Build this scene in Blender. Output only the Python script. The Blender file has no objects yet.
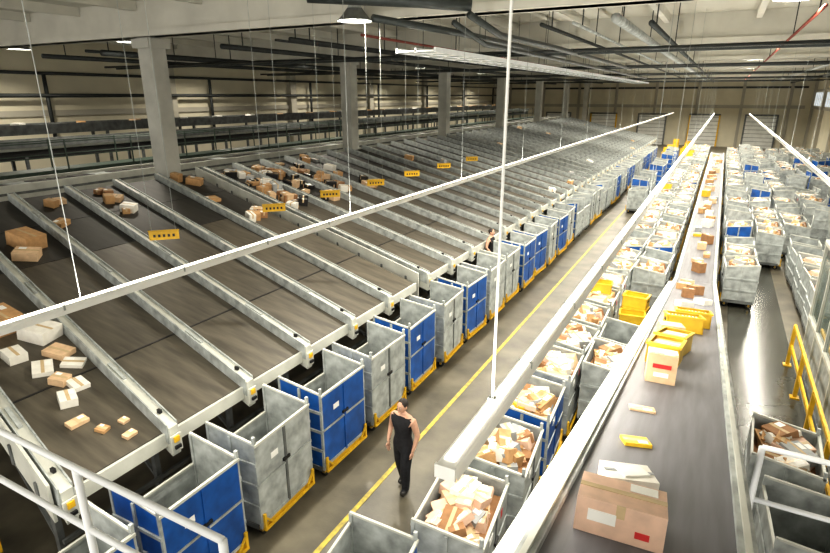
import bpy, math, random
from mathutils import Vector, Matrix, Euler
random.seed(7)
S=bpy.context.scene
COL=S.collection
# ------------------------------------------------------------ materials
def mat(name,col,rough=.6,metal=0.0,var=.12,scale=6.0,bump=0.0,bscale=40.0,spec=.5,emit=None,col2=None,stretch=None):
    m=bpy.data.materials.new(name); m.use_nodes=True
    nt=m.node_tree; b=nt.nodes['Principled BSDF']
    b.inputs['Roughness'].default_value=rough; b.inputs['Metallic'].default_value=metal
    if 'Specular IOR Level' in b.inputs: b.inputs['Specular IOR Level'].default_value=spec
    tc=nt.nodes.new('ShaderNodeTexCoord'); src=tc.outputs['Object']
    if stretch:
        mp=nt.nodes.new('ShaderNodeMapping'); mp.inputs['Scale'].default_value=stretch
        nt.links.new(src,mp.inputs['Vector']); src=mp.outputs['Vector']
    n=nt.nodes.new('ShaderNodeTexNoise'); n.inputs['Scale'].default_value=scale; n.inputs['Detail'].default_value=5
    nt.links.new(src,n.inputs['Vector'])
    r=nt.nodes.new('ShaderNodeValToRGB')
    c2=col2 if col2 else tuple(max(0,c*(1-var*2)) for c in col)
    c1=tuple(min(1,c*(1+var)) for c in col)
    r.color_ramp.elements[0].position=.3; r.color_ramp.elements[1].position=.7
    r.color_ramp.elements[0].color=(*c2,1); r.color_ramp.elements[1].color=(*c1,1)
    nt.links.new(n.outputs['Fac'],r.inputs['Fac']); nt.links.new(r.outputs['Color'],b.inputs['Base Color'])
    if bump:
        n2=nt.nodes.new('ShaderNodeTexNoise'); n2.inputs['Scale'].default_value=bscale
        nt.links.new(src,n2.inputs['Vector'])
        bp=nt.nodes.new('ShaderNodeBump'); bp.inputs['Strength'].default_value=bump; bp.inputs['Distance'].default_value=.01
        nt.links.new(n2.outputs['Fac'],bp.inputs['Height']); nt.links.new(bp.outputs['Normal'],b.inputs['Normal'])
    if emit:
        b.inputs['Emission Color'].default_value=(*emit[0],1); b.inputs['Emission Strength'].default_value=emit[1]
    return m
M={}
M['floor']=mat('floor_concrete',(.125,.112,.082),.42,0,.2,1.3,.15,30,col2=(.058,.052,.038))
M['lane']=mat('polished_lane',(.05,.05,.04),.2,0,.25,1.0)
M['yline']=mat('yellow_line_paint',(.48,.38,.05),.6,0,.2,9,col2=(.25,.21,.07))
M['wall']=mat('wall_plaster',(.64,.60,.47),.9,0,.05,.6)
M['wall2']=mat('wall_pilaster',(.40,.38,.32),.9,0,.06,.6)
M['ceil']=mat('ceiling_deck',(.54,.53,.47),.95,0,.06,.4)
M['beam']=mat('concrete_beam',(.63,.62,.56),.85,0,.06,1.0)
M['column']=mat('concrete_column',(.50,.50,.46),.85,0,.08,1.5,.1)
M['pipe']=mat('dark_pipe',(.03,.035,.035),.5,.2)
M['rpipe']=mat('red_sprinkler_pipe',(.22,.05,.035),.5,.0)
M['duct']=mat('duct_metal',(.06,.07,.07),.45,.4)
M['white']=mat('white_paint',(.85,.86,.84),.4,0,.03,3)
M['rail']=mat('railing_paint',(.82,.85,.88),.35,0,.04,3)
M['galv']=mat('galvanised_steel',(.42,.45,.445),.55,.15,.2,5,.05,60)
M['galvd']=mat('galvanised_dark',(.15,.16,.16),.55,.25,.2,4)
M['divid']=mat('chute_divider_paint',(.56,.57,.52),.5,.05,.10,2)
M['slide']=mat('chute_slide_rubber',(.032,.030,.026),.6,0,.3,1.6,.05,90,col2=(.018,.017,.015),stretch=(.4,3,1))
M['slide2']=mat('chute_slide_worn',(.092,.081,.062),.5,0,.25,2.4,.05,90,col2=(.052,.046,.036),stretch=(.4,3,1))
M['belt']=mat('belt_rubber',(.13,.13,.145),.5,0,.12,3,.1,150,stretch=(4,.3,1))
M['black']=mat('black_plastic',(.012,.012,.013),.5,0,.1)
M['blue']=mat('container_blue',(.008,.095,.38),.45,.0,.22,3,.05,50)
M['yellow']=mat('safety_yellow',(.70,.42,.02),.45,0,.12,6)
M['tyellow']=mat('postal_tray_yellow',(.82,.53,.04),.45,0,.08,6)
M['card']=mat('cardboard',(.50,.30,.14),.85,0,.1,9)
M['card2']=mat('cardboard_light',(.68,.48,.30),.85,0,.08,9)
M['card3']=mat('cardboard_dark',(.32,.17,.08),.85,0,.1,9)
M['pwhite']=mat('parcel_white',(.80,.78,.72),.6,0,.05,9)
M['ppink']=mat('parcel_pink',(.72,.50,.38),.7,0,.08,9)
M['pgrey']=mat('parcel_grey',(.35,.37,.38),.6,0,.08,9)
M['tape']=mat('packing_tape',(.60,.46,.28),.25,0,.05,9)
M['label']=mat('paper_label',(.85,.85,.82),.6,0,.03,9)
M['red']=mat('red_print',(.55,.03,.03),.6)
M['rubber']=mat('wheel_rubber',(.03,.03,.03),.6)
M['green']=mat('machine_green',(.05,.075,.06),.5,.1)
M['glass']=mat('machine_glass',(.16,.20,.18),.08,0,.1,1)
M['skin']=mat('skin',(.56,.33,.23),.5,0,.05,20)
M['hair']=mat('hair_dark',(.022,.015,.012),.6,0,.2,60)
M['cloth']=mat('black_cloth',(.012,.012,.015),.85,0,.2,20,.3,60)
M['jeans']=mat('dark_trousers',(.014,.015,.019),.85,0,.2,20,.3,60)
M['shoe']=mat('shoe_leather',(.02,.018,.016),.4)
M['eye']=mat('eye_white',(.7,.7,.68),.2)
M['lip']=mat('lips',(.42,.16,.13),.5)
M['lamp']=mat('lamp_diffuser',(.9,.9,.85),.5,0,.02,3,emit=((1,.94,.80),3.0))
M['dock']=mat('dock_door',(.72,.73,.70),.6,0,.05,2)
M['wood']=mat('pallet_wood',(.42,.27,.13),.8,0,.2,8,stretch=(6,1,1))
M['winglass']=mat('window_glass',(.55,.62,.66),.15,0,.04,1,emit=((.85,.93,1.0),.5))
# ------------------------------------------------------------ mesh builder
class MB:
    def __init__(s): s.v=[];s.f=[];s.m=[];s.s=[];s.mats=[]
    def mi(s,k):
        if k not in s.mats: s.mats.append(k)
        return s.mats.index(k)
    def add(s,vs,fs,k,smooth=False,T=None):
        o=len(s.v)
        for p in vs:
            p=Vector(p)
            if T is not None: p=T@p
            s.v.append(tuple(p))
        i=s.mi(k)
        for f in fs:
            s.f.append(tuple(o+j for j in f)); s.m.append(i); s.s.append(smooth)
    def box(s,c,d,k,T=None,R=None):
        x,y,z=d[0]/2,d[1]/2,d[2]/2
        vs=[Vector((a*x,b*y,e*z)) for e in(-1,1) for b in(-1,1) for a in(-1,1)]
        if R is not None: vs=[R@p for p in vs]
        c=Vector(c); vs=[p+c for p in vs]
        s.add(vs,[(0,2,3,1),(4,5,7,6),(0,1,5,4),(2,6,7,3),(0,4,6,2),(1,3,7,5)],k,False,T)
    def beam(s,p,q,w,h,k,T=None):
        p=Vector(p);q=Vector(q);d=q-p;L=d.length;d=d.normalized()
        up=Vector((0,0,1)) if abs(d.z)<.99 else Vector((0,1,0))
        sx=d.cross(up).normalized(); uz=sx.cross(d).normalized()
        R=Matrix((sx,d,uz)).transposed()
        s.box((p+q)/2,(w,L,h),k,T,R)
    def tube(s,pts,rad,k,n=8,T=None,flat=1.0,smooth=True):
        pts=[Vector(p) for p in pts]
        if not hasattr(rad,'__len__'): rad=[rad]*len(pts)
        vs=[];fs=[];N=len(pts)
        ref=None
        for i,p in enumerate(pts):
            d=(pts[min(i+1,N-1)]-pts[max(i-1,0)]).normalized()
            if ref is None:
                ref=Vector((1,0,0)) if abs(d.x)<.9 else Vector((0,1,0))
            a=(ref-d*ref.dot(d)).normalized(); b=d.cross(a); ref=a
            for j in range(n):
                t=2*math.pi*j/n
                vs.append(p+a*math.cos(t)*rad[i]+b*math.sin(t)*rad[i]*flat)
        for i in range(N-1):
            for j in range(n):
                fs.append((i*n+j,i*n+(j+1)%n,(i+1)*n+(j+1)%n,(i+1)*n+j))
        fs.append(tuple(range(n))[::-1]); fs.append(tuple((N-1)*n+j for j in range(n)))
        s.add(vs,fs,k,smooth,T)
    def ell(s,c,r,k,a=14,b=9,T=None,fn=None):
        vs=[];fs=[]
        for i in range(b+1):
            th=math.pi*i/b
            for j in range(a):
                ph=2*math.pi*j/a
                p=Vector((math.sin(th)*math.cos(ph),math.sin(th)*math.sin(ph),math.cos(th)))
                if fn: p=fn(p)
                vs.append(Vector(c)+Vector((p.x*r[0],p.y*r[1],p.z*r[2])))
        for i in range(b):
            for j in range(a):
                fs.append((i*a+j,(i+1)*a+j,(i+1)*a+(j+1)%a,i*a+(j+1)%a))
        s.add(vs,fs,k,True,T)
    def merge(s,o,T):
        off=len(s.v)
        s.v+= [tuple(T@Vector(p)) for p in o.v]
        mp=[s.mi(k) for k in o.mats]
        for f,m,sm in zip(o.f,o.m,o.s):
            s.f.append(tuple(off+j for j in f)); s.m.append(mp[m]); s.s.append(sm)
    def mesh(s,name):
        me=bpy.data.meshes.new(name); me.from_pydata(s.v,[],s.f)
        for k in s.mats: me.materials.append(M[k])
        me.polygons.foreach_set('material_index',s.m)
        me.polygons.foreach_set('use_smooth',s.s)
        me.update(); return me
    def obj(s,name,loc=(0,0,0),rz=0,parent=None):
        return place(s.mesh(name),name,loc,rz,parent)
def place(me,name,loc=(0,0,0),rz=0,parent=None):
    o=bpy.data.objects.new(name,me); o.location=loc; o.rotation_euler=(0,0,rz)
    COL.objects.link(o)
    if parent: o.parent=parent
    return o
def TR(loc,rz=0): return Matrix.Translation(loc)@Matrix.Rotation(rz,4,'Z')
# ------------------------------------------------------------ room shell
XW,XE,YN=-32,9.5,88
CZ=9.6; GB=8.5
b=MB(); b.box(((XW+XE)/2,42,-.1),(XE-XW,94,.2),'floor'); b.obj('floor')
b=MB(); b.box((1.75,20,.004),(1.5,26,.008),'lane'); b.obj('polished_floor_lane')
b=MB(); b.box((-4.5,40,.004),(.085,86,.008),'yline'); b.box((-3.05,46,.004),(.08,64,.008),'yline'); b.obj('yellow_floor_line')
b=MB(); b.box((XW-.15,42,CZ/2),(.3,94,CZ),'wall')
b.obj('wall_west')
CY=[13.95+12*i for i in range(-1,7)]
b=MB()
for y in CY:
    b.box((XW+.2,y,CZ/2),(.4,.7,CZ),'wall2')
b.box((XW+.06,42,5.7),(.1,92,.3),'wall2')
b.obj('trim_1')
b=MB(); b.box(((XW+XE)/2,YN+.15,CZ/2),(XE-XW,.3,CZ),'wall'); b.obj('wall_north')
b=MB(); b.box((XE+.15,42,CZ/2),(.3,94,CZ),'wall'); b.obj('wall_east')
b=MB()
for i in range(10):
    y=5+i*9; b.box((XE-.15,y,CZ/2),(.3,.5,CZ),'wall2')
b.box((XE-.1,44,5.2),(.12,86,.25),'wall2'); b.box((XE-.1,44,7.2),(.12,86,.2),'wall2')
b.obj('trim_2')
n=0
for i in range(9):
    n+=1; b=MB(); y=9.5+i*9
    b.box((XE-.04,y,6.2),(.06,7.6,1.5),'winglass')
    for j in range(6): b.box((XE-.08,y-3.8+j*1.52,6.2),(.08,.08,1.5),'white')
    b.box((XE-.08,y,6.2),(.08,7.6,.06),'white'); b.obj('window_%d'%n)
b=MB()
for i in range(8):
    b.box((-30+i*5.3,YN-.08,CZ/2),(.35,.14,CZ-.02),'wall2')
b.box((-11.2,YN-.07,5.2),(40,.1,.4),'wall2'); b.box((-11.2,YN-.07,7.6),(40,.1,.25),'pipe')
b.obj('trim_3')
for i in range(5):
    b=MB(); x=-22.2+i*5.3*1.25
    b.box((x,YN-.22,2.0),(3.4,.1,4.0),'dock')
    for j in range(8): b.box((x,YN-.28,.3+j*.5),(3.4,.03,.05),'galvd')
    for sx in(-1,1): b.box((x+sx*1.8,YN-.27,2.05),(.2,.2,4.1),'yellow' if i%2 else 'galvd')
    b.box((x,YN-.27,4.15),(3.8,.2,.2),'galvd'); b.obj('door_%d'%(i+1))
b=MB(); b.box(((XW+XE)/2,42,CZ+.1),(XE-XW,94,.2),'ceil'); b.obj('ceiling')
for y in CY:
    b=MB(); b.box(((XW+XE)/2,y,(GB+CZ)/2),(XE-XW-.6,.45,CZ-GB),'beam'); b.box(((XW+XE)/2,y,GB+.1),(XE-XW-.6,.7,.2),'beam')
    b.obj('ceiling_girder')
b=MB(); x=XW+1.6
while x<XE-1:
    for i in range(len(CY)):
        y0=CY[i]+.24; y1=(CY[i+1]-.24) if i+1<len(CY) else YN
        b.box((x,(y0+y1)/2,CZ-.15),(.2,y1-y0,.3),'beam')
    x+=3.1
b.obj('ceiling_purlins')
CX=-17.98
for i,y in enumerate(CY[1:]):
    yy=y+.2
    b=MB(); b.box((CX,yy,(GB)/2),(.64,.64,GB-.01),'column')
    b.box((CX,yy,GB-.2),(.85,.9,.3),'column'); b.box((CX,yy,.15),(.85,.85,.3),'column'); b.obj('concrete_column')
b=MB()
for x,z,r,k in((-4.4,8.3,.05,'pipe'),(-3.6,8.3,.04,'galv'),(-12.5,8.3,.07,'pipe'),(-13.1,8.3,.04,'pipe'),(-15.5,8.2,.09,'pipe'),(-22,8.2,.12,'pipe'),(-23,8.3,.06,'pipe'),(-26,8.2,.10,'pipe'),(1.5,8.35,.04,'rpipe'),(4.5,8.2,.08,'galv'),(-9.8,8.3,.04,'rpipe'),(-1.8,8.2,.07,'duct'),(6.5,8.1,.10,'pipe'),(-2.6,8.35,.12,'galv')):
    b.tube([(x,15,z),(x,84,z)],r,k,10)
    y=16
    while y<84:
        b.box((x,y,(z+CZ)/2),(.03,.03,CZ-z),'pipe'); y+=5.8
for y in(20.5,32.5,44.5,56.5,68.5):
    b.tube([(-30,y,8.05),(8.5,y,8.05)],.05,'pipe',8); b.box((-11,y+.7,8.0),(38,.12,.08),'duct')
b.obj('ceiling_pipes')
b=MB()
for z,r in((7.7,.08),(6.6,.10)):
    b.tube([(XW+.6,2,z),(XW+.6,86,z)],r,'pipe',8)
for i in range(8):
    y=7+i*11; b.tube([(XW+.55,y,4.2),(XW+.55,y,7.7)],.10,'pipe',8)
b.obj('wall_pipes')
b=MB()
b.tube([(-8.6,11.0,8.7),(-6.4,12.2,8.6),(-5.3,12.6,8.5)],.13,'duct',14)
b.tube([(-7.7,12.3,8.35),(-6.6,15.0,8.2),(-6.5,26,8.2)],.09,'duct',12)
b.tube([(-5.3,12.5,8.3),(-5.3,14.5,8.05),(-4.9,18,8.0),(-4.9,34,8.0)],.08,'duct',12)
for x,y in((-8,11.4),(-5.6,12.4)): b.box((x,y,9.1),(.04,.04,1.0),'pipe')
b.obj('ventilation_duct')
b=MB()
x0,x1,z=-7.75,-6.65,7.68
b.box(((x0+x1)/2,36,z),(x1-x0,45,.04),'white')
for x in(x0,x1,(x0+x1)/2): b.box((x,36,z+.02),(.05,45,.12),'rail')
y=13.6
while y<58.4:
    b.box(((x0+x1)/2,y,z-.03),(x1-x0,.05,.03),'galv')
    y+=.9
y=15
while y<58:
    for x in(x0,x1): b.tube([(x,y,z),(x,y,CZ)],.010,'pipe',5)
    y+=4.2
b.obj('hanging_cable_tray')
b=MB(); b.tube([(-6.0,13.2,8.25),(-5.9,15.0,7.9),(-5.9,50,7.9)],.07,'duct',10)
y=15
while y<50: b.tube([(-5.9,y,7.9),(-5.9,y,CZ)],.010,'pipe',5); y+=6
b.obj('hanging_pipe')
def area(name,loc,sx,sy,w,col=(1,.92,.78),shape='RECTANGLE',rot=(0,0,0)):
    l=bpy.data.lights.new(name,'AREA'); l.shape=shape; l.size=sx
    if shape in('RECTANGLE','ELLIPSE'): l.size_y=sy
    l.energy=w; l.color=col
    o=bpy.data.objects.new(name,l); o.location=loc; o.rotation_euler=rot; COL.objects.link(o); return o
hb=MB()
n=20; prof=[(.10,.62),(.16,.60),(.17,.35),(.20,.30),(.34,.12),(.46,.0)]
for i in range(len(prof)-1):
    r0,z0=prof[i]; r1,z1=prof[i+1]; vs=[];fs=[]
    for j in range(n):
        t=2*math.pi*j/n; vs.append((r0*math.cos(t),r0*math.sin(t),z0)); vs.append((r1*math.cos(t),r1*math.sin(t),z1))
    for j in range(n):
        k=(j+1)%n; fs.append((2*j,2*j+1,2*k+1,2*k))
    hb.add(vs,fs,'galvd' if i>2 else 'galv',True)
hb.tube([(0,0,.34),(0,0,.35)],.17,'galvd',16); hb.tube([(0,0,.62),(0,0,.64)],.10,'black',16)
hb.tube([(0,0,.6),(0,0,.74)],.015,'pipe',6)
hbm=hb.mesh('high_bay_lamp')
for i in range(6):
    for x in(-8.75,-20.5,-28,1.0):
        near=(i==0 and x==-8.75)
        y=(13.1 if near else 15.2)+12.0*i
        if y>84: continue
        lp=place(hbm,'high_bay_lamp',(x,y,8.42 if near else 8.54))
        a=area('lamp_light',(0,0,.20),.45,.45,(480 if x>-15 else 330)*(1.5 if i>2 else 1),shape='DISK'); a.parent=lp
def rail(X,z,y0,y1,rods,big,w=.17,power=260,rr=.0045,up=110):
    b=MB(); L=y1-y0; c=(y0+y1)/2; h=.06
    b.box((X,c,z+h/2),(w,L,h),'white')
    for s in(-1,1):
        b.add([(X+s*w/2,y0,z+.02),(X+s*w/2,y1,z+.02),(X+s*(w/2+.02),y1,z-.03),(X+s*(w/2+.02),y0,z-.03)],[(0,1,2,3)],'white')
    b.box((X,y0-.01,z+.015),(w+.02,.02,.09),'white')
    b.box((X,c,z-.010),(w*.7,L-.1,.02),'lamp')
    b.box((X,c,z+h+.006),(w*.6,L-.1,.012),'lamp')  # glow added on top of the white housing so it looks brightly lit
    y=y0+1.5
    while y<y1: b.box((X,y,z+h/2),(w+.01,.02,h+.01),'galv'); y+=1.5
    for y in rods:
        b.tube([(X,y,z+h),(X,y,CZ-.01)],rr,'galv',8)
    for y in big: b.tube([(X,y,z+h),(X,y,CZ-.01)],.010,'white',10); b.box((X,y,z+h+.03),(.05,.05,.06),'galv')
    o=b.obj('fluorescent_light_trunking')
    n=max(1,int(L/11)); seg=L/n
    for i in range(n):
        a=area('trunking_light',(X,y0+seg*(i+.5),z-.025),w*.8,seg*.98,power,(1,.94,.81)); a.parent=o
        a=area('ceiling_fill_light',(X,y0+seg*(i+.5),z+h+.02),w*.6,seg*.98,up,(1,.95,.84),rot=(math.pi,0,0)); a.parent=o  # added upward fill, brightens the ceiling and whitens the rail tops
rail(-1.13,4.5,2.5,80,[12.5+6*i for i in range(11)],[3.25],.11,330)
rail(-5.7,4.5,-1.5,80,[3.2+5*i for i in range(15)],[],.075,330)
rail(2.6,4.5,12,80,[16+6*i for i in range(10)],[],.10,280)
# ------------------------------------------------------------ chutes
LX,LY,LZ=-10.75,2.17,2.03
X0,Z0,P=-6.75,1.75,1.6
EU=Vector((LX,LY,LZ)); CL=EU.length; EU.normalize()
NN=Vector((EU.z,0,-EU.x)).normalized(); EV=NN.cross(EU)
CR=Matrix((EU,EV,NN)).transposed()
def cy0(k):
    return 6.3+1.6*k + (.5 if k>=4 else 0)
def cpt(k,u,v,h=0):
    return Vector((X0+LX*u, cy0(k)+LY*u+v*P, Z0+LZ*u))+NN*h
def chute_mesh():
    b=MB(); 
    def pt(u,y,h): return Vector((LX*u,LY*u+y,LZ*u+h))
    us=[0,.2,.4,.6,.8,1.0]
    for i in range(5):
        u0,u1=us[i]+.001,us[i+1]-.001
        vs=[pt(u0,.09,0),pt(u0,P-.09,0),pt(u1,P-.09,0),pt(u1,.09,0)]; lo=[v-Vector((0,0,.06)) for v in vs]
        b.add(vs+lo,[(0,3,2,1),(4,5,6,7),(0,1,5,4),(2,3,7,6),(1,2,6,5),(3,0,4,7)],'slide2' if i<3 else 'slide')
    for i in range(1,5):
        b.beam(pt(us[i],.1,-.02),pt(us[i],P-.1,-.02),.05,.05,'black')
    b.beam(pt(-.002,.06,-.09),pt(-.002,P-.06,-.09),.05,.22,'divid')
    b.beam(pt(.0,.1,.0),pt(.0,P-.1,.0),.09,.015,'black')
    def bar(y,w,h0,h1,k,ua=0.,ub=1.):
        a=[pt(ua,y-w/2,h0),pt(ua,y+w/2,h0),pt(ua,y+w/2,h1),pt(ua,y-w/2,h1)]
        c=[pt(ub,y-w/2,h0),pt(ub,y+w/2,h0),pt(ub,y+w/2,h1),pt(ub,y-w/2,h1)]
        b.add(a+c,[(0,1,2,3),(7,6,5,4),(0,4,5,1),(1,5,6,2),(2,6,7,3),(3,7,4,0)],k)
    bar(0,.15,-.30,.18,'divid',-.015,1); bar(-.085,.02,-.1,.22,'galv',-.012,1); bar(.085,.02,-.1,.22,'galv',-.012,1)
    for u in(.12,.45,.8):
        bar(0,.06,.18,.205,'galv',u,u+.05)
    b.box(pt(-.018,0,-.08),(.03,.18,.28),'divid'); b.box(pt(-.020,0,.0),(.035,.09,.09),'yellow'); b.box(pt(-.022,0,-.12),(.035,.10,.05),'black')
    b.box(pt(.02,.0,.22),(.07,.04,.06),'black')
    for u in(.06,.36,.68,.97):
        p=pt(u,0,-.3)
        b.beam((p.x,p.y,p.z),(p.x,p.y,-Z0),.09,.09,'galvd')
    b.beam(pt(.06,0,-1.3),pt(.36,0,-.5),.05,.05,'galvd'); 
    p=pt(.05,0,-1.2); b.beam(p,p+Vector((0,P,0)),.05,.07,'galvd')
    return b.mesh('sorting_chute')
cm=chute_mesh()
NK=42
for k in range(-2,NK):
    place(cm,'sorting_chute',(X0,cy0(k),Z0))
def sidewall(y,h0=-.9,name='chute_side_panel'):
    b=MB(); w=.04; h1=.23
    a=[Vector((X0,y-w/2,Z0+h0)),Vector((X0,y+w/2,Z0+h0)),Vector((X0,y+w/2,Z0+h1)),Vector((X0,y-w/2,Z0+h1))]
    c=[p+Vector((LX,LY,LZ)) for p in a]
    b.add(a+c,[(0,1,2,3),(7,6,5,4),(0,4,5,1),(1,5,6,2),(2,6,7,3),(3,7,4,0)],'divid')
    for i in range(12):
        u=.04+i*.083; p=Vector((X0+LX*u,y+LY*u-.03,Z0+LZ*u+h0/2)); b.box(p,(.06,.03,-h0),'galvd')
    b.obj(name)
sidewall(cy0(3)+P+.14)
sidewall(cy0(-2)-.15,-.32)
# ------------------------------------------------------------ sorter line at the top
SX=-19.25
b=MB()
b.box((SX,36,3.6),(1.5,76,.45),'galvd'); 
for s in(-.68,.68): b.box((SX+s,36,3.9),(.1,76,.28),'divid')
y=-1.5
i=0
while y<73:
    b.box((SX,y,3.92),(1.2,.62,.06),'slide' if i%4 else 'galv'); y+=.7; i+=1
y=-1
while y<74:
    for s in(-.6,.6): b.box((SX+s,y,1.7),(.12,.12,3.4),'galvd')
    y+=3.5
b.obj('cross_belt_sorter')
b=MB()
b.box((-18.45,36,3.66),(.10,76,.18),'divid'); b.obj('chute_feed_edge')
def walkway(X,W,z,y0,y1,name,col='green'):
    b=MB(); b.box((X,(y0+y1)/2,z),(W,y1-y0,.2),col)
    for s in(-1,1):
        for h in(.55,1.05): b.tube([(X+s*W/2,y0,z+h),(X+s*W/2,y1,z+h)],.022,col,6)
        y=y0
        while y<=y1: b.box((X+s*W/2,y,z+.55),(.04,.04,1.1),col); y+=2.6
        y=y0
        while y<=y1: b.box((X+s*(W/2-.1),y,z/2),(.14,.14,z),col); y+=6.6
    b.obj(name)
walkway(-21.0,1.0,4.0,-1,72,'maintenance_walkway')
b=MB()
b.box((-23.6,38,4.7),(1.1,74,.16),'divid'); b.box((-23.6,38,4.45),(1.0,74,.35),'black')
for x in(-23.0,-24.2): b.box((x,38,4.85),(.07,74,.25),'galvd')
y=2
while y<75:
    for x in(-23.1,-24.1): b.box((x,y,2.2),(.1,.1,4.4),'galvd')
    y+=5
b.obj('overhead_feed_conveyor')
b=MB()
b.box((-28.3,38,5.0),(1.4,78,.2),'galvd')
for x in(-27.6,-29.0): b.box((x,38,5.2),(.07,78,.3),'galvd')
y=2
while y<78:
    for x in(-27.7,-28.9): b.box((x,y,2.45),(.12,.12,4.9),'galvd')
    y+=5.5
for i in range(26):
    y=3+i*2.9+random.random(); b.box((-28.3+random.uniform(-.3,.3),y,5.1+.15),(.4,.5,.3),random.choice(['card','card2','pwhite']),R=Matrix.Rotation(random.random(),3,'Z'))
b.obj('belt_conveyor')
for i,y in enumerate([6.5,9.4,11.5,13.7,15.9,18.3,20.9]):
    b=MB(); x,z=-8.6,4.2
    b.box((0,0,0),(.50,.02,.15),'yellow')
    for j in range(5): b.box((-.16+j*.08,-.013,0),(.04,.006,.05),'black')
    b.box((0,0,.09),(.52,.03,.02),'yellow')
    for s in(-.2,.2): b.tube([(s,0,.1),(s,0,CZ-z)],.004,'galv',4)
    b.obj('hanging_lane_sign',(x,y,z),math.radians(45))
# ------------------------------------------------------------ parcels
PM=['card','card2','card','card3','pwhite','card2','pwhite','pgrey']
def parcel(b,c,d,k,R=None,T=None):
    b.box(c,d,k,T,R)
    R=R or Matrix.Identity(3); c=Vector(c)
    b.box(c+R@Vector((0,0,d[2]/2+.001)),(d[0]*.999,.05,.004),'tape',T,R)
    if random.random()<.7:
        b.box(c+R@Vector((d[0]*.2,-d[1]*.25,d[2]/2+.003)),(min(.15,d[0]*.35),min(.1,d[1]*.3),.004),'label',T,R)
    b.box(c+R@Vector((d[0]/2+.001,0,d[2]*.25)),(.004,.05,d[2]*.5),'tape',T,R)
def on_chute(name,k,u,v,d,kk,rot=0,lift=0):
    b=MB(); parcel(b,(0,0,d[2]/2),d,kk)
    me=b.mesh(name); o=bpy.data.objects.new(name,me)
    Rm=(CR@Matrix.Rotation(rot,3,'Z')).to_4x4()
    o.matrix_world=Matrix.Translation(cpt(k,u,v,.006+lift))@Rm; COL.objects.link(o)
on_chute('cardboard_box',-1,.70,.50,(.70,.50,.34),'card',.3)
on_chute('cardboard_box',-1,.64,.35,(.5,.4,.2),'card2',1.0)
on_chute('cardboard_box',-2,.40,.45,(.60,.50,.34),'card',.2)
on_chute('cardboard_box',-2,.335,.72,(.52,.46,.24),'pwhite',.5)
on_chute('cardboard_box',-2,.30,.36,(.34,.28,.16),'pwhite',.1)
on_chute('cardboard_box',-2,.27,.74,(.40,.32,.10),'card2',.5)
on_chute('cardboard_box',-2,.245,.50,(.40,.30,.08),'pwhite',-.3)
on_chute('cardboard_box',-2,.23,.78,(.34,.26,.06),'pwhite',.9)
on_chute('cardboard_box',-2,.20,.55,(.26,.22,.12),'card2',.6)
on_chute('cardboard_box',-2,.175,.66,(.30,.24,.08),'pwhite',.1)
on_chute('cardboard_box',-2,.15,.48,(.30,.24,.14),'pwhite',-.2)
on_chute('cardboard_box',-2,.10,.42,(.16,.28,.06),'card2',.2)
on_chute('cardboard_box',-2,.065,.55,(.16,.14,.05),'card',.5)
on_chute('cardboard_box',-2,.06,.75,(.12,.12,.04),'card2',.3)
on_chute('cardboard_box',-2,.03,.70,(.12,.18,.05),'card2',.3)
for i in range(9):
    on_chute('cardboard_box',1+random.choice([0,0,-1]),random.uniform(.74,.95),random.uniform(.2,.8),(random.uniform(.22,.45),random.uniform(.2,.35),random.uniform(.12,.25)),random.choice(['card','card2','card3','pwhite']),random.random()*3)
b=MB()
for i in range(95):
    k=random.choice([3,4,4,5,5,6,6,7]); u=random.uniform(.55,.97); v=random.uniform(.2,.8)
    d=(random.uniform(.2,.55),random.uniform(.2,.4),random.uniform(.08,.3))
    T=Matrix.Translation(cpt(k,u,v,.006))@(CR@Matrix.Rotation(random.random()*3,3,'Z')).to_4x4()
    parcel(b,(0,0,d[2]/2),d,random.choice(['card','card3','black','card2','pwhite','pgrey','black','card']),T=T)
b.obj('parcel_pile')
b=MB()
for i in range(18):
    k=random.randint(10,38); u=random.choice([random.uniform(.02,.12),random.uniform(.6,.97)]); v=random.uniform(.2,.8)
    d=(random.uniform(.2,.5),random.uniform(.2,.4),random.uniform(.08,.3))
    T=Matrix.Translation(cpt(k,u,v,.006))@(CR@Matrix.Rotation(random.random()*3,3,'Z')).to_4x4()
    parcel(b,(0,0,d[2]/2),d,random.choice(PM),T=T)
b.obj('scattered_parcels')
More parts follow.
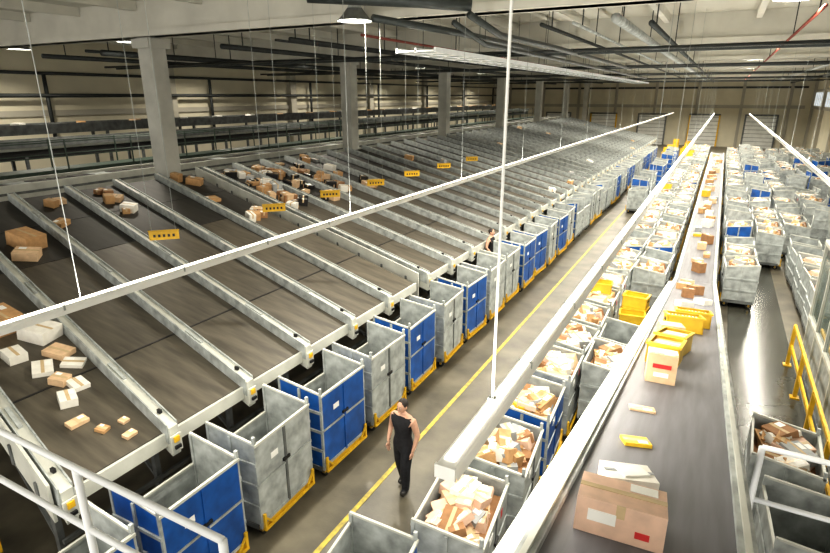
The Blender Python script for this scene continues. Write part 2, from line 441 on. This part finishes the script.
# ------------------------------------------------------------ roll containers
t=MB()
def tray(b,kk='tyellow',fill=True,l=.58,w=.40,h=.28):
    b.box((0,0,.01),(l-.06,w-.06,.02),kk)
    for s in(-1,1):
        b.box((s*(l/2-.01),0,h/2),(.02,w,h),kk); b.box((0,s*(w/2-.01),h/2),(l,.02,h),kk)
        b.box((s*(l/2),0,h-.02),(.04,w+.03,.03),kk); b.box((0,s*(w/2),h-.02),(l+.03,.04,.03),kk)
        b.box((s*(l/2+.005),0,h*.6),(.012,.14,.05),'black')
    for i in range(9):
        if fill: b.box((-l/2+.07+i*.055,0,h*.48),(.02,w-.07,h*.75),random.choice(['pwhite','card2','pwhite']))
tray(t,'tyellow',False,.6,.4,.32)
def container(colr,H=1.85,L=1.32,W=.94,full=False,back=.72,seed=0,trays=False):
    rnd=random.Random(seed)
    b=MB(); hl,hw=L/2,W/2
    for s in(-1,1):
        b.box((s*(hw-.03),0,.22),(.06,L,.08),'yellow' if s>0 else 'galvd'); b.box((0,s*(hl-.03),.22),(W,.06,.08),'galvd')
        for q in(-1,1):
            x,y=s*(hw-.12),q*(hl-.14)
            b.tube([(x,y-.025,.09),(x,y+.025,.09)],.09,'rubber',12)
            b.tube([(x,y-.028,.09),(x,y+.028,.09)],.04,'galv',8)
            for qq in(-1,1): b.box((x,y+qq*.035,.13),(.05,.008,.12),'yellow')
            b.box((s*(hw-.02),q*(hl-.02),.22+(H-.22)/2),(.045,.045,H-.22),'galv')
    b.box((0,0,.27),(W-.06,L-.06,.02),'galvd')
    for q in(-1,1):
        y=q*(hl-.015)
        zt0,zt1=H,H-.12
        for kk,dy in(('galv',-.006*q),(colr,.006*q)):
            yy=y+dy
            b.add([(-hw,yy,.28),(hw,yy,.28),(hw,yy,zt1),(-hw,yy,zt0),(-hw,yy+.004,.28),(hw,yy+.004,.28),(hw,yy+.004,zt1),(-hw,yy+.004,zt0)],
                  [(0,1,2,3),(7,6,5,4),(0,4,5,1),(1,5,6,2),(2,6,7,3),(3,7,4,0)],kk)
        b.beam((-hw,y,zt0),(hw,y,zt1),.035,.035,'divid')
        for z in(.62,1.0,1.38):
            if z<H-.2: b.box((0,y+.02*q,z),(W,.025,.05),'galv')
        b.box((0,y+.02*q,(H)/2+.1),(.05,.025,H-.4),'galv')
    hb=H*back; b.box((-hw+.01,0,.28+(hb-.28)/2),(.012,L-.04,hb-.28),'galv'); b.box((-hw+.01,0,hb),(.035,L,.035),'divid')
    for z in(.6,.95): b.box((-hw-.01,0,z),(.02,L,.05),'galv')
    zf=H-.14; zm=.28+(zf-.28)*.52
    b.box((hw-.004,0,(.30+zm)/2),(.014,L-.06,zm-.32),colr); b.box((hw-.004,0,(zm+zf)/2+.01),(.014,L-.06,zf-zm-.03),colr)
    b.box((hw-.014,0,(.30+zf)/2),(.005,L-.07,zf-.34),'galv')
    b.box((hw,0,zm),(.03,L-.02,.03),'galv'); b.box((hw,0,zf),(.04,L,.04),'divid'); b.box((hw,0,.31),(.035,L-.02,.05),'galv')
    b.box((hw+.008,0,(.3+zf)/2),(.02,.05,zf-.3),colr if colr!='galv' else 'galvd')
    b.box((hw+.02,.0,zm+.09),(.03,.16,.05),'black')
    b.box((hw+.006,-.25,zm+.32),(.006,.16,.10),'label')
    if seed%2: b.box((hw+.006,.3,zm+.30),(.006,.08,.12),'red')
    for q in(-1,1):
        b.box((hw+.03,q*(hl-.05),.33),(.035,.045,.30),'yellow')
        b.beam((hw+.03,q*(hl-.05),.42),(hw+.03,q*(hl-.22),.22),.03,.03,'yellow')
    b.box((hw+.04,0,.2),(.035,L*.95,.04),'yellow')
    if full:
        top=H*.84
        b.box((0,0,(.28+top-.25)/2+.14),(W-.1,L-.1,top-.25-.28),'card3')
        nn=40
        for i in range(nn):
            d=(rnd.uniform(.18,.44),rnd.uniform(.16,.38),rnd.uniform(.05,.26))
            x=rnd.uniform(-hw+.24,hw-.24); y=rnd.uniform(-hl+.25,hl-.25)
            z=top-.20+rnd.uniform(0,.34)*(1-(abs(x)/hw)*.5)
            R=Euler((rnd.uniform(-.35,.35),rnd.uniform(-.35,.35),rnd.uniform(0,3.1))).to_matrix()
            k=rnd.choice(['card','card2','card2','pwhite','card','ppink','pgrey','card3','pwhite']+(['ppink','ppink','pwhite'] if seed%3==1 else []))
            if i in(7,23) and seed in(1,12): k='tyellow'
            parcel(b,(x,y,z),d,k,R)
        if trays: b.merge(t,TR((0,.3,top+.12),.1))
    return b
CV={}
for nme,c in(('blue','blue'),('gray','galv')):
    CV[nme]=container(c)
    CV[nme+'_low']=container(c,1.45,back=.9)
    for s in range(4): CV[nme+'_full%d'%s]=container(c,1.5,full=1,back=.95,seed=s+(10 if nme=='blue' else 0))
CV['gray_trays']=container('galv',1.5,full=1,back=.95,seed=5,trays=True)
CME={k:v.mesh('roll_container') for k,v in CV.items()}
def cart(kind,x,y,rz=0): return place(CME[kind],'roll_container',(x,y,0),rz)
seq=['blue','blue','gray','blue','gray','blue','gray','blue','gray','gray','blue','blue','gray','blue']
y=2.45
for i in range(14):
    cart(seq[i],-5.86+random.uniform(-.04,.04),y,random.uniform(-.05,.05))
    y+=1.62
cart('blue_low',-3.0,4.25,.12)
cart('gray_full1',-2.35,5.75,.1)
cart('gray_full0',-2.3,7.3,.08)
cart('blue_full2',-2.35,8.9,.05)
cart('gray_full3',-2.35,10.45,.03)
cart('gray_full2',-2.35,11.98,-.04)
cart('gray_full0',-2.35,13.5,.02)
cart('gray_full2',-1.34,11.2,.02)
cart('gray_low',-1.34,12.7,.02)
cart('gray_trays',-2.35,15.05,.0)
cart('gray_full3',-2.35,16.6,.03)
cart('gray_low',1.75,7.6,.05); cart('gray_full2',1.6,9.3,-.05)
def row(name,X,y0,y1,step,kinds,jit=.06,skip=.0,rj=.06):
    b=MB(); y=y0
    while y<y1:
        if random.random()>=skip:
            b.merge(CV[random.choice(kinds)],TR((X+random.uniform(-jit,jit),y,0),random.uniform(-rj,rj)+random.choice([0,0,math.pi])))
        y+=step
    b.obj(name)
allk=['gray','gray_low','gray_full0','gray_full1','gray_full2','gray_full3','gray','gray_full3','gray_low','blue','blue_full0']
gf=['gray_full0','gray_full1','gray_full2','gray_full3']
row('roll_container_row',-5.88,y+.1,62,1.62,['gray','blue','blue','gray','blue'],.03,.05)
row('roll_container_row',-3.85,30,62,1.7,['gray','blue','gray_low','blue'],.12,.25)
row('roll_container_row',-2.35,18.2,70,1.6,gf+['blue_full0','gray_low','gray_trays','gray_full2'],.05,.05)
row('roll_container_row',-1.34,18.6,70,1.6,gf+['gray_low','blue_full2'],.02,.1,.02)
row('roll_container_row',1.2,20.5,68,1.6,gf+['gray_low','gray','blue_full2'],.04,.15)
row('roll_container_row',2.3,26,68,1.6,gf+['gray_low','gray','gray','blue'],.03,.15,.03)
row('roll_container_row',3.4,18.5,70,1.6,allk,.03,.15)
row('roll_container_row',4.75,18,70,1.75,allk,.08,.2,.25)
row('roll_container_row',6.05,20,70,1.75,allk,.08,.15,.25)
row('roll_container_row',7.3,22,72,1.7,allk+['blue'],.08,.15,.2)
row('roll_container_row',8.5,24,72,1.6,allk+['blue'],.05,.2)
# ------------------------------------------------------------ right inclined conveyor
def bz(y): return 4.1-.194*(y-2.9) if y<19 else 4.1-.194*16.1
BX=-.06
b=MB()
def sect(y0,y1):
    z0,z1=bz(y0),bz(y1)
    p,q=Vector((BX,y0,z0-.03)),Vector((BX,y1,z1-.03))
    b.beam(p,q,1.0,.06,'belt')
    for s in(-1,1):
        o=Vector((s*.55,0,.0)); b.beam(p+o,q+o,.10,.16,'galv')
        o=Vector((s*.60,0,-.12)); b.beam(p+o,q+o,.04,.26,'galvd')
        o=Vector((s*.55,0,.095)); b.beam(p+o,q+o,.035,.03,'divid')
    b.beam(p+Vector((0,0,-.3)),q+Vector((0,0,-.3)),.9,.03,'galvd')
sect(-1.5,19); sect(19,66)
o=Vector((-.70,0,-.10)); p,q=Vector((BX,-1.5,bz(-1.5)-.03)),Vector((BX,19,bz(18.99)-.03)); b.beam(p+o,q+o,.10,.08,'divid')
y=0.5
while y<66:
    z=bz(y)-.2
    for s in(-1,1):
        b.beam((BX+s*.6,y,z),(BX+s*.6,y,0),.08,.08,'galvd')
        b.box((BX+s*.6,y,.02),(.16,.16,.04),'galvd')
    if z>1.2: b.beam((BX-.6,y,z*.3),(BX+.6,y,z*.8),.05,.05,'galvd')
    b.beam((BX-.6,y,z-.15),(BX+.6,y,z-.15),.06,.08,'galvd')
    y+=3.1
b.obj('inclined_belt_conveyor')
th=math.atan(.194)
def on_belt(name,x,y,d,kk,rot=0,mk=None,lift=0):
    b=MB()
    if mk: mk(b)
    else: parcel(b,(0,0,d[2]/2),d,kk)
    o=b.obj(name); R=(Matrix.Rotation(-th if y<19 else 0,4,'X')@Matrix.Rotation(rot,4,'Z'))
    o.matrix_world=Matrix.Translation((BX+x,y,bz(y)+.003+lift))@R
def bigbox(b):
    d=(.50,.34,.22)
    b.box((0,0,d[2]/2),d,'ppink')
    b.box((0,0,d[2]+.002),(d[0],.05,.004),'tape')
    b.box((.12,.1,d[2]+.003),(.16,.10,.004),'label')
    b.box((-.10,-.172,.12),(.16,.004,.07),'label'); b.box((.13,-.172,.07),(.08,.004,.04),'red')
    b.box((.0,-.171,d[2]-.04),(.05,.004,.08),'tape')
on_belt('cardboard_box',-.15,3.05,None,None,.08,bigbox)
def whitebag(b):
    b.box((0,0,.06),(.34,.26,.12),'pwhite'); b.box((.02,.0,.125),(.20,.15,.012),'label',R=Matrix.Rotation(.3,3,'Z')); b.box((0,.0,.122),(.34,.03,.006),'pgrey')
on_belt('white_parcel',-.17,3.60,None,None,.4,whitebag)
on_belt('padded_envelope',-.20,4.45,(.22,.16,.03),'tyellow',.4)
on_belt('padded_envelope',-.24,5.35,(.24,.14,.02),'card2',.2)
def fragile(b):
    parcel(b,(0,0,.17),(.32,.34,.34),'card2'); b.box((0,-.173,.20),(.2,.005,.05),'red'); b.box((0,-.174,.10),(.16,.005,.05),'label'); b.box((0,0,.345),(.32,.2,.006),'pwhite')
on_belt('cardboard_box',-.17,6.6,None,None,.1,fragile)
on_belt('yellow_postal_tray',-.18,7.6,None,None,1.5,tray)
on_belt('yellow_postal_tray',-.12,8.3,None,None,1.4,tray)
on_belt('cardboard_box',-.20,9.1,(.35,.4,.25),'card2',.2)
on_belt('yellow_postal_tray',-.05,10.1,None,None,.2,tray)
on_belt('yellow_postal_tray',.08,10.8,None,None,.1,tray)
for i in range(7):
    on_belt('cardboard_box',random.uniform(-.25,.25),13+i*.85,(random.uniform(.25,.4),random.uniform(.2,.35),random.uniform(.1,.25)),random.choice(PM),random.random())
b=MB()
for i in range(40):
    y=20.2+i*1.1; d=(random.uniform(.25,.5),random.uniform(.2,.4),random.uniform(.1,.35))
    parcel(b,(BX+random.uniform(-.25,.25),y,bz(30)+d[2]/2+.004),d,random.choice(PM+['tyellow']),Matrix.Rotation(random.random()*3,3,'Z'))
b.obj('parcels_on_belt')
b=MB()
for i in range(4): b.merge(t,TR((-1.34,14.3,.02+i*.33),.1))
for i in range(5): b.merge(t,TR((-1.34,14.8,.02+i*.33),-.1))
b.obj('yellow_tray_stack')
b=MB()
for i in range(26):
    x=random.choice([-4.9,-3.3,-3.2]); y=random.uniform(63.5,80); n=random.randint(2,4)
    for j in range(n): b.merge(t,TR((x,y,.02+j*.33),random.uniform(-.2,.2)))
b.obj('yellow_tray_stacks')
# ------------------------------------------------------------ right hand machine, guard rail, white railing
b=MB()
b.box((3.35,12.5,1.65),(1.4,7.0,3.3),'galvd')
for i in range(6):
    y=9.6+i*1.16
    b.box((2.64,y,2.2),(.04,1.0,1.5),'glass'); b.box((2.64,y,.75),(.04,1.0,1.1),'galv')
    b.box((2.62,y+.55,1.65),(.08,.08,3.3),'divid')
b.box((2.62,12.5,3.28),(.1,7.0,.1),'divid'); b.box((2.62,12.5,1.38),(.1,7.0,.08),'divid'); b.box((2.62,12.5,.1),(.1,7.0,.2),'galvd')
b.obj('glazed_sorting_machine_housing')
b=MB()
y=8.5
while y<16.5:
    b.box((2.35,y,.55),(.08,.08,1.1),'yellow'); b.box((2.35,y,.02),(.18,.18,.04),'yellow'); y+=1.85
for z in(.55,1.08): b.box((2.35,12.2,z),(.05,7.5,.08),'yellow')
b.obj('yellow_guard_rail')
def wrail(b,p,q,hs,xs,r=.03):
    p=Vector(p);q=Vector(q)
    for h in hs: b.tube([p+Vector((0,0,h)),q+Vector((0,0,h))],r,'rail',10)
    for x in xs:
        s=Vector((x,p.y,p.z)); b.tube([s,s+Vector((0,0,hs[-1]))],r*1.15,'rail',10)
b=MB()
wrail(b,(.70,5.0,2.66),(2.6,5.0,2.66),(.55,1.08),(.70,1.65,2.6),.024)
b.box((1.66,4.4,2.60),(1.8,1.2,.10),'galvd')
for x in(.8,2.5):
    for y in(3.9,4.9): b.box((x,y,1.28),(.1,.1,2.55),'galvd')
b.obj('white_platform_railing')
b=MB()
wrail(b,(-6.6,.72,4.55),(-.9,.72,4.55),(.28,.84,1.05),(-6.5,-4.4,-2.9,-1.47,-.9),.010)
b.box((-3.75,-.3,4.5),(5.8,2.1,.1),'galvd')
for x in(-6.5,-3.6,-1.0): b.box((x,-.2,2.22),(.14,.14,4.44),'galvd')
b.obj('mezzanine_railing')
b=MB()
for j in range(4):
    for i in range(7): b.box((-9.4+i*.17,1.6,.13+j*.16),(.1,1.2,.02),'wood')
    for yy in(1.05,1.6,2.15): b.box((-8.9,yy,.07+j*.16),(1.15,.1,.10),'wood')
b.obj('pallet_stack')
b=MB()
for x in(-10.2,-8.2,):
    for y in(2.3,2.8): b.box((x,y,.8),(.06,.06,1.6),'yellow')
for z in(.4,1.0,1.5): b.box((-9.2,2.55,z),(2.06,.56,.04),'galvd')
for i in range(9): b.box((-10+i*.22,2.55,.42+.12+(i%2)*.6),(.18,.35,.22),random.choice(['card','black','card3']))
b.obj('storage_rack')
# ------------------------------------------------------------ people
def body_eval(joints,edges,radii):
    me=bpy.data.meshes.new('tmp'); me.from_pydata(joints,edges,[])
    o=bpy.data.objects.new('tmp',me); COL.objects.link(o)
    md=o.modifiers.new('s','SKIN'); md.use_smooth_shade=True
    for i,r in enumerate(radii):
        sv=me.skin_vertices[0].data[i]; sv.radius=r if isinstance(r,tuple) else (r,r); sv.use_root=(i==0)
    ss=o.modifiers.new('u','SUBSURF'); ss.levels=2; ss.render_levels=2
    dg=bpy.context.evaluated_depsgraph_get(); ev=o.evaluated_get(dg); m2=ev.to_mesh()
    vs=[v.co.copy() for v in m2.vertices]; fs=[tuple(p.vertices) for p in m2.polygons]
    ev.to_mesh_clear(); bpy.data.objects.remove(o); bpy.data.meshes.remove(me)
    return vs,fs
def person_mb():
    J=[(0,0,.97),(0,.0,1.10),(0,-.005,1.27),(0,.0,1.41),(0,.015,1.50),(0,.0,1.57)]
    Rr=[(.170,.13),(.16,.12),(.185,.135),(.165,.11),(.068,.06),(.058,.055)]
    E=[(0,1),(1,2),(2,3),(3,4),(4,5)]
    def ch(start,pts,rs):
        p=start
        for q,r in zip(pts,rs): J.append(q);Rr.append(r);E.append((p,len(J)-1));p=len(J)-1
    ch(0,[(.095,-.01,.88),(.12,-.10,.52),(.115,-.08,.30),(.115,-.09,.09),(.125,-.22,.045)],[.12,.095,.085,.07,.05])
    ch(0,[(-.095,.01,.88),(-.11,.04,.50),(-.11,.10,.30),(-.105,.13,.10),(-.115,.01,.045)],[.12,.095,.085,.07,.05])
    ch(3,[(.205,.01,1.43),(.275,.05,1.17),(.26,-.04,.95),(.25,-.07,.89)],[.070,.050,.032,(.034,.022)])
    ch(3,[(-.205,.01,1.43),(-.295,.04,1.17),(-.24,-.10,1.00),(-.215,-.13,.94)],[.070,.050,.032,(.034,.022)])
    vs,fs=body_eval(J,E,Rr)
    b=MB(); gs={'skin':[], 'cloth':[], 'jeans':[], 'shoe':[]}
    for f in fs:
        c=sum((vs[i] for i in f),Vector())/len(f)
        ax=abs(c.x)
        if c.z<.115 : k='shoe'
        elif c.z>1.485: k='skin'
        elif ax>.21: k='skin'
        elif c.z<.985 and c.x<-.17 and c.y<-.085: k='skin'
        elif c.z<.99: k='jeans'
        elif ax>.195 and c.z>1.15: k='skin'
        else: k='cloth'
        gs[k].append(f)
    for k,ff in gs.items():
        if ff: b.add(vs,ff,k,True)
    for (P0,dv) in(((.25,-.07,.89),Vector((-.02,-.03,-1))),((-.215,-.13,.94),Vector((.12,-.3,-.9)))):
        dv=dv.normalized(); s=1 if P0[0]>0 else -1
        side=Vector((0,-1,0)); side=(side-dv*side.dot(dv)).normalized(); inn=Vector((-s,0,0))
        b.ell(Vector(P0)+dv*.03,(.018,.042,.045),'skin',10,7)
        for i,L in enumerate((.072,.082,.078,.06)):
            o=Vector(P0)+dv*.06+side*(.03-.02*i)
            b.tube([o,o+dv*L*.45+inn*.004,o+dv*L*.75+inn*.016,o+dv*L*.92+inn*.032],[.0095,.009,.008,.006],'skin',7)
        o=Vector(P0)+side*.035+dv*.01
        b.tube([o,o+side*.02+dv*.03,o+side*.025+dv*.06],[.012,.010,.008],'skin',7)
    def hf(p):
        q=p.copy()
        if p.z<0: q.x*=1-.32*(-p.z)**1.3; q.y*=1-.12*(-p.z)
        if p.y<0 and p.z<0: q.y-=.10*(-p.z)
        return q
    hc=Vector((0,-.015,1.665))
    b.ell(hc,(.080,.100,.118),'skin',20,14,fn=hf)
    b.ell(hc+Vector((0,.018,.026)),(.088,.100,.106),'hair',20,12)
    b.tube([hc+Vector((0,-.098,.01)),hc+Vector((0,-.118,-.026)),hc+Vector((0,-.10,-.036))],[.008,.014,.009],'skin',8)
    for s in(-1,1):
        b.ell(hc+Vector((s*.03,-.090,.004)),(.013,.008,.007),'eye',8,6); b.ell(hc+Vector((s*.03,-.097,.004)),(.005,.004,.005),'hair',6,5)
        b.tube([hc+Vector((s*.014,-.099,.022)),hc+Vector((s*.046,-.087,.022))],.004,'hair',5)
        b.ell(hc+Vector((s*.082,.0,-.008)),(.010,.020,.030),'skin',8,7)
    b.tube([hc+Vector((-.024,-.096,-.062)),hc+Vector((0,-.103,-.062)),hc+Vector((.024,-.096,-.062))],[.004,.007,.004],'lip',6)
    return b
pm=person_mb().mesh('walking_man')
place(pm,'walking_man',(-4.03,7.12,.008),math.radians(-10)) 
wm=pm.copy(); wm.name='worker'
b=MB(); b.box((0,0,.40),(.30,1.1,.04),'galv')
for i in(-1,1):
    for j in(-1,1): b.box((i*.12,j*.5,.19),(.04,.04,.38),'galvd')
b.obj('work_step_platform',(-6.56,17.9,0))
place(wm,'worker',(-6.56,17.9,.422),1.57)
# ------------------------------------------------------------ world, camera
w=bpy.data.worlds.new('World'); S.world=w; w.use_nodes=True
bg=w.node_tree.nodes['Background']; bg.inputs['Color'].default_value=(1,.95,.86,1); bg.inputs['Strength'].default_value=2.0
cam=bpy.data.cameras.new('camera'); cam.sensor_width=36; cam.lens=557/830*36; cam.clip_end=300
co=bpy.data.objects.new('camera',cam); co.location=(0,0,6.6); co.rotation_euler=(math.radians(72),0,math.radians(28.1)); COL.objects.link(co)
S.camera=co
S.view_settings.view_transform='Standard'; S.view_settings.exposure=0.12
try: S.view_settings.look='Medium High Contrast'
except Exception as e:
    print('look',e)
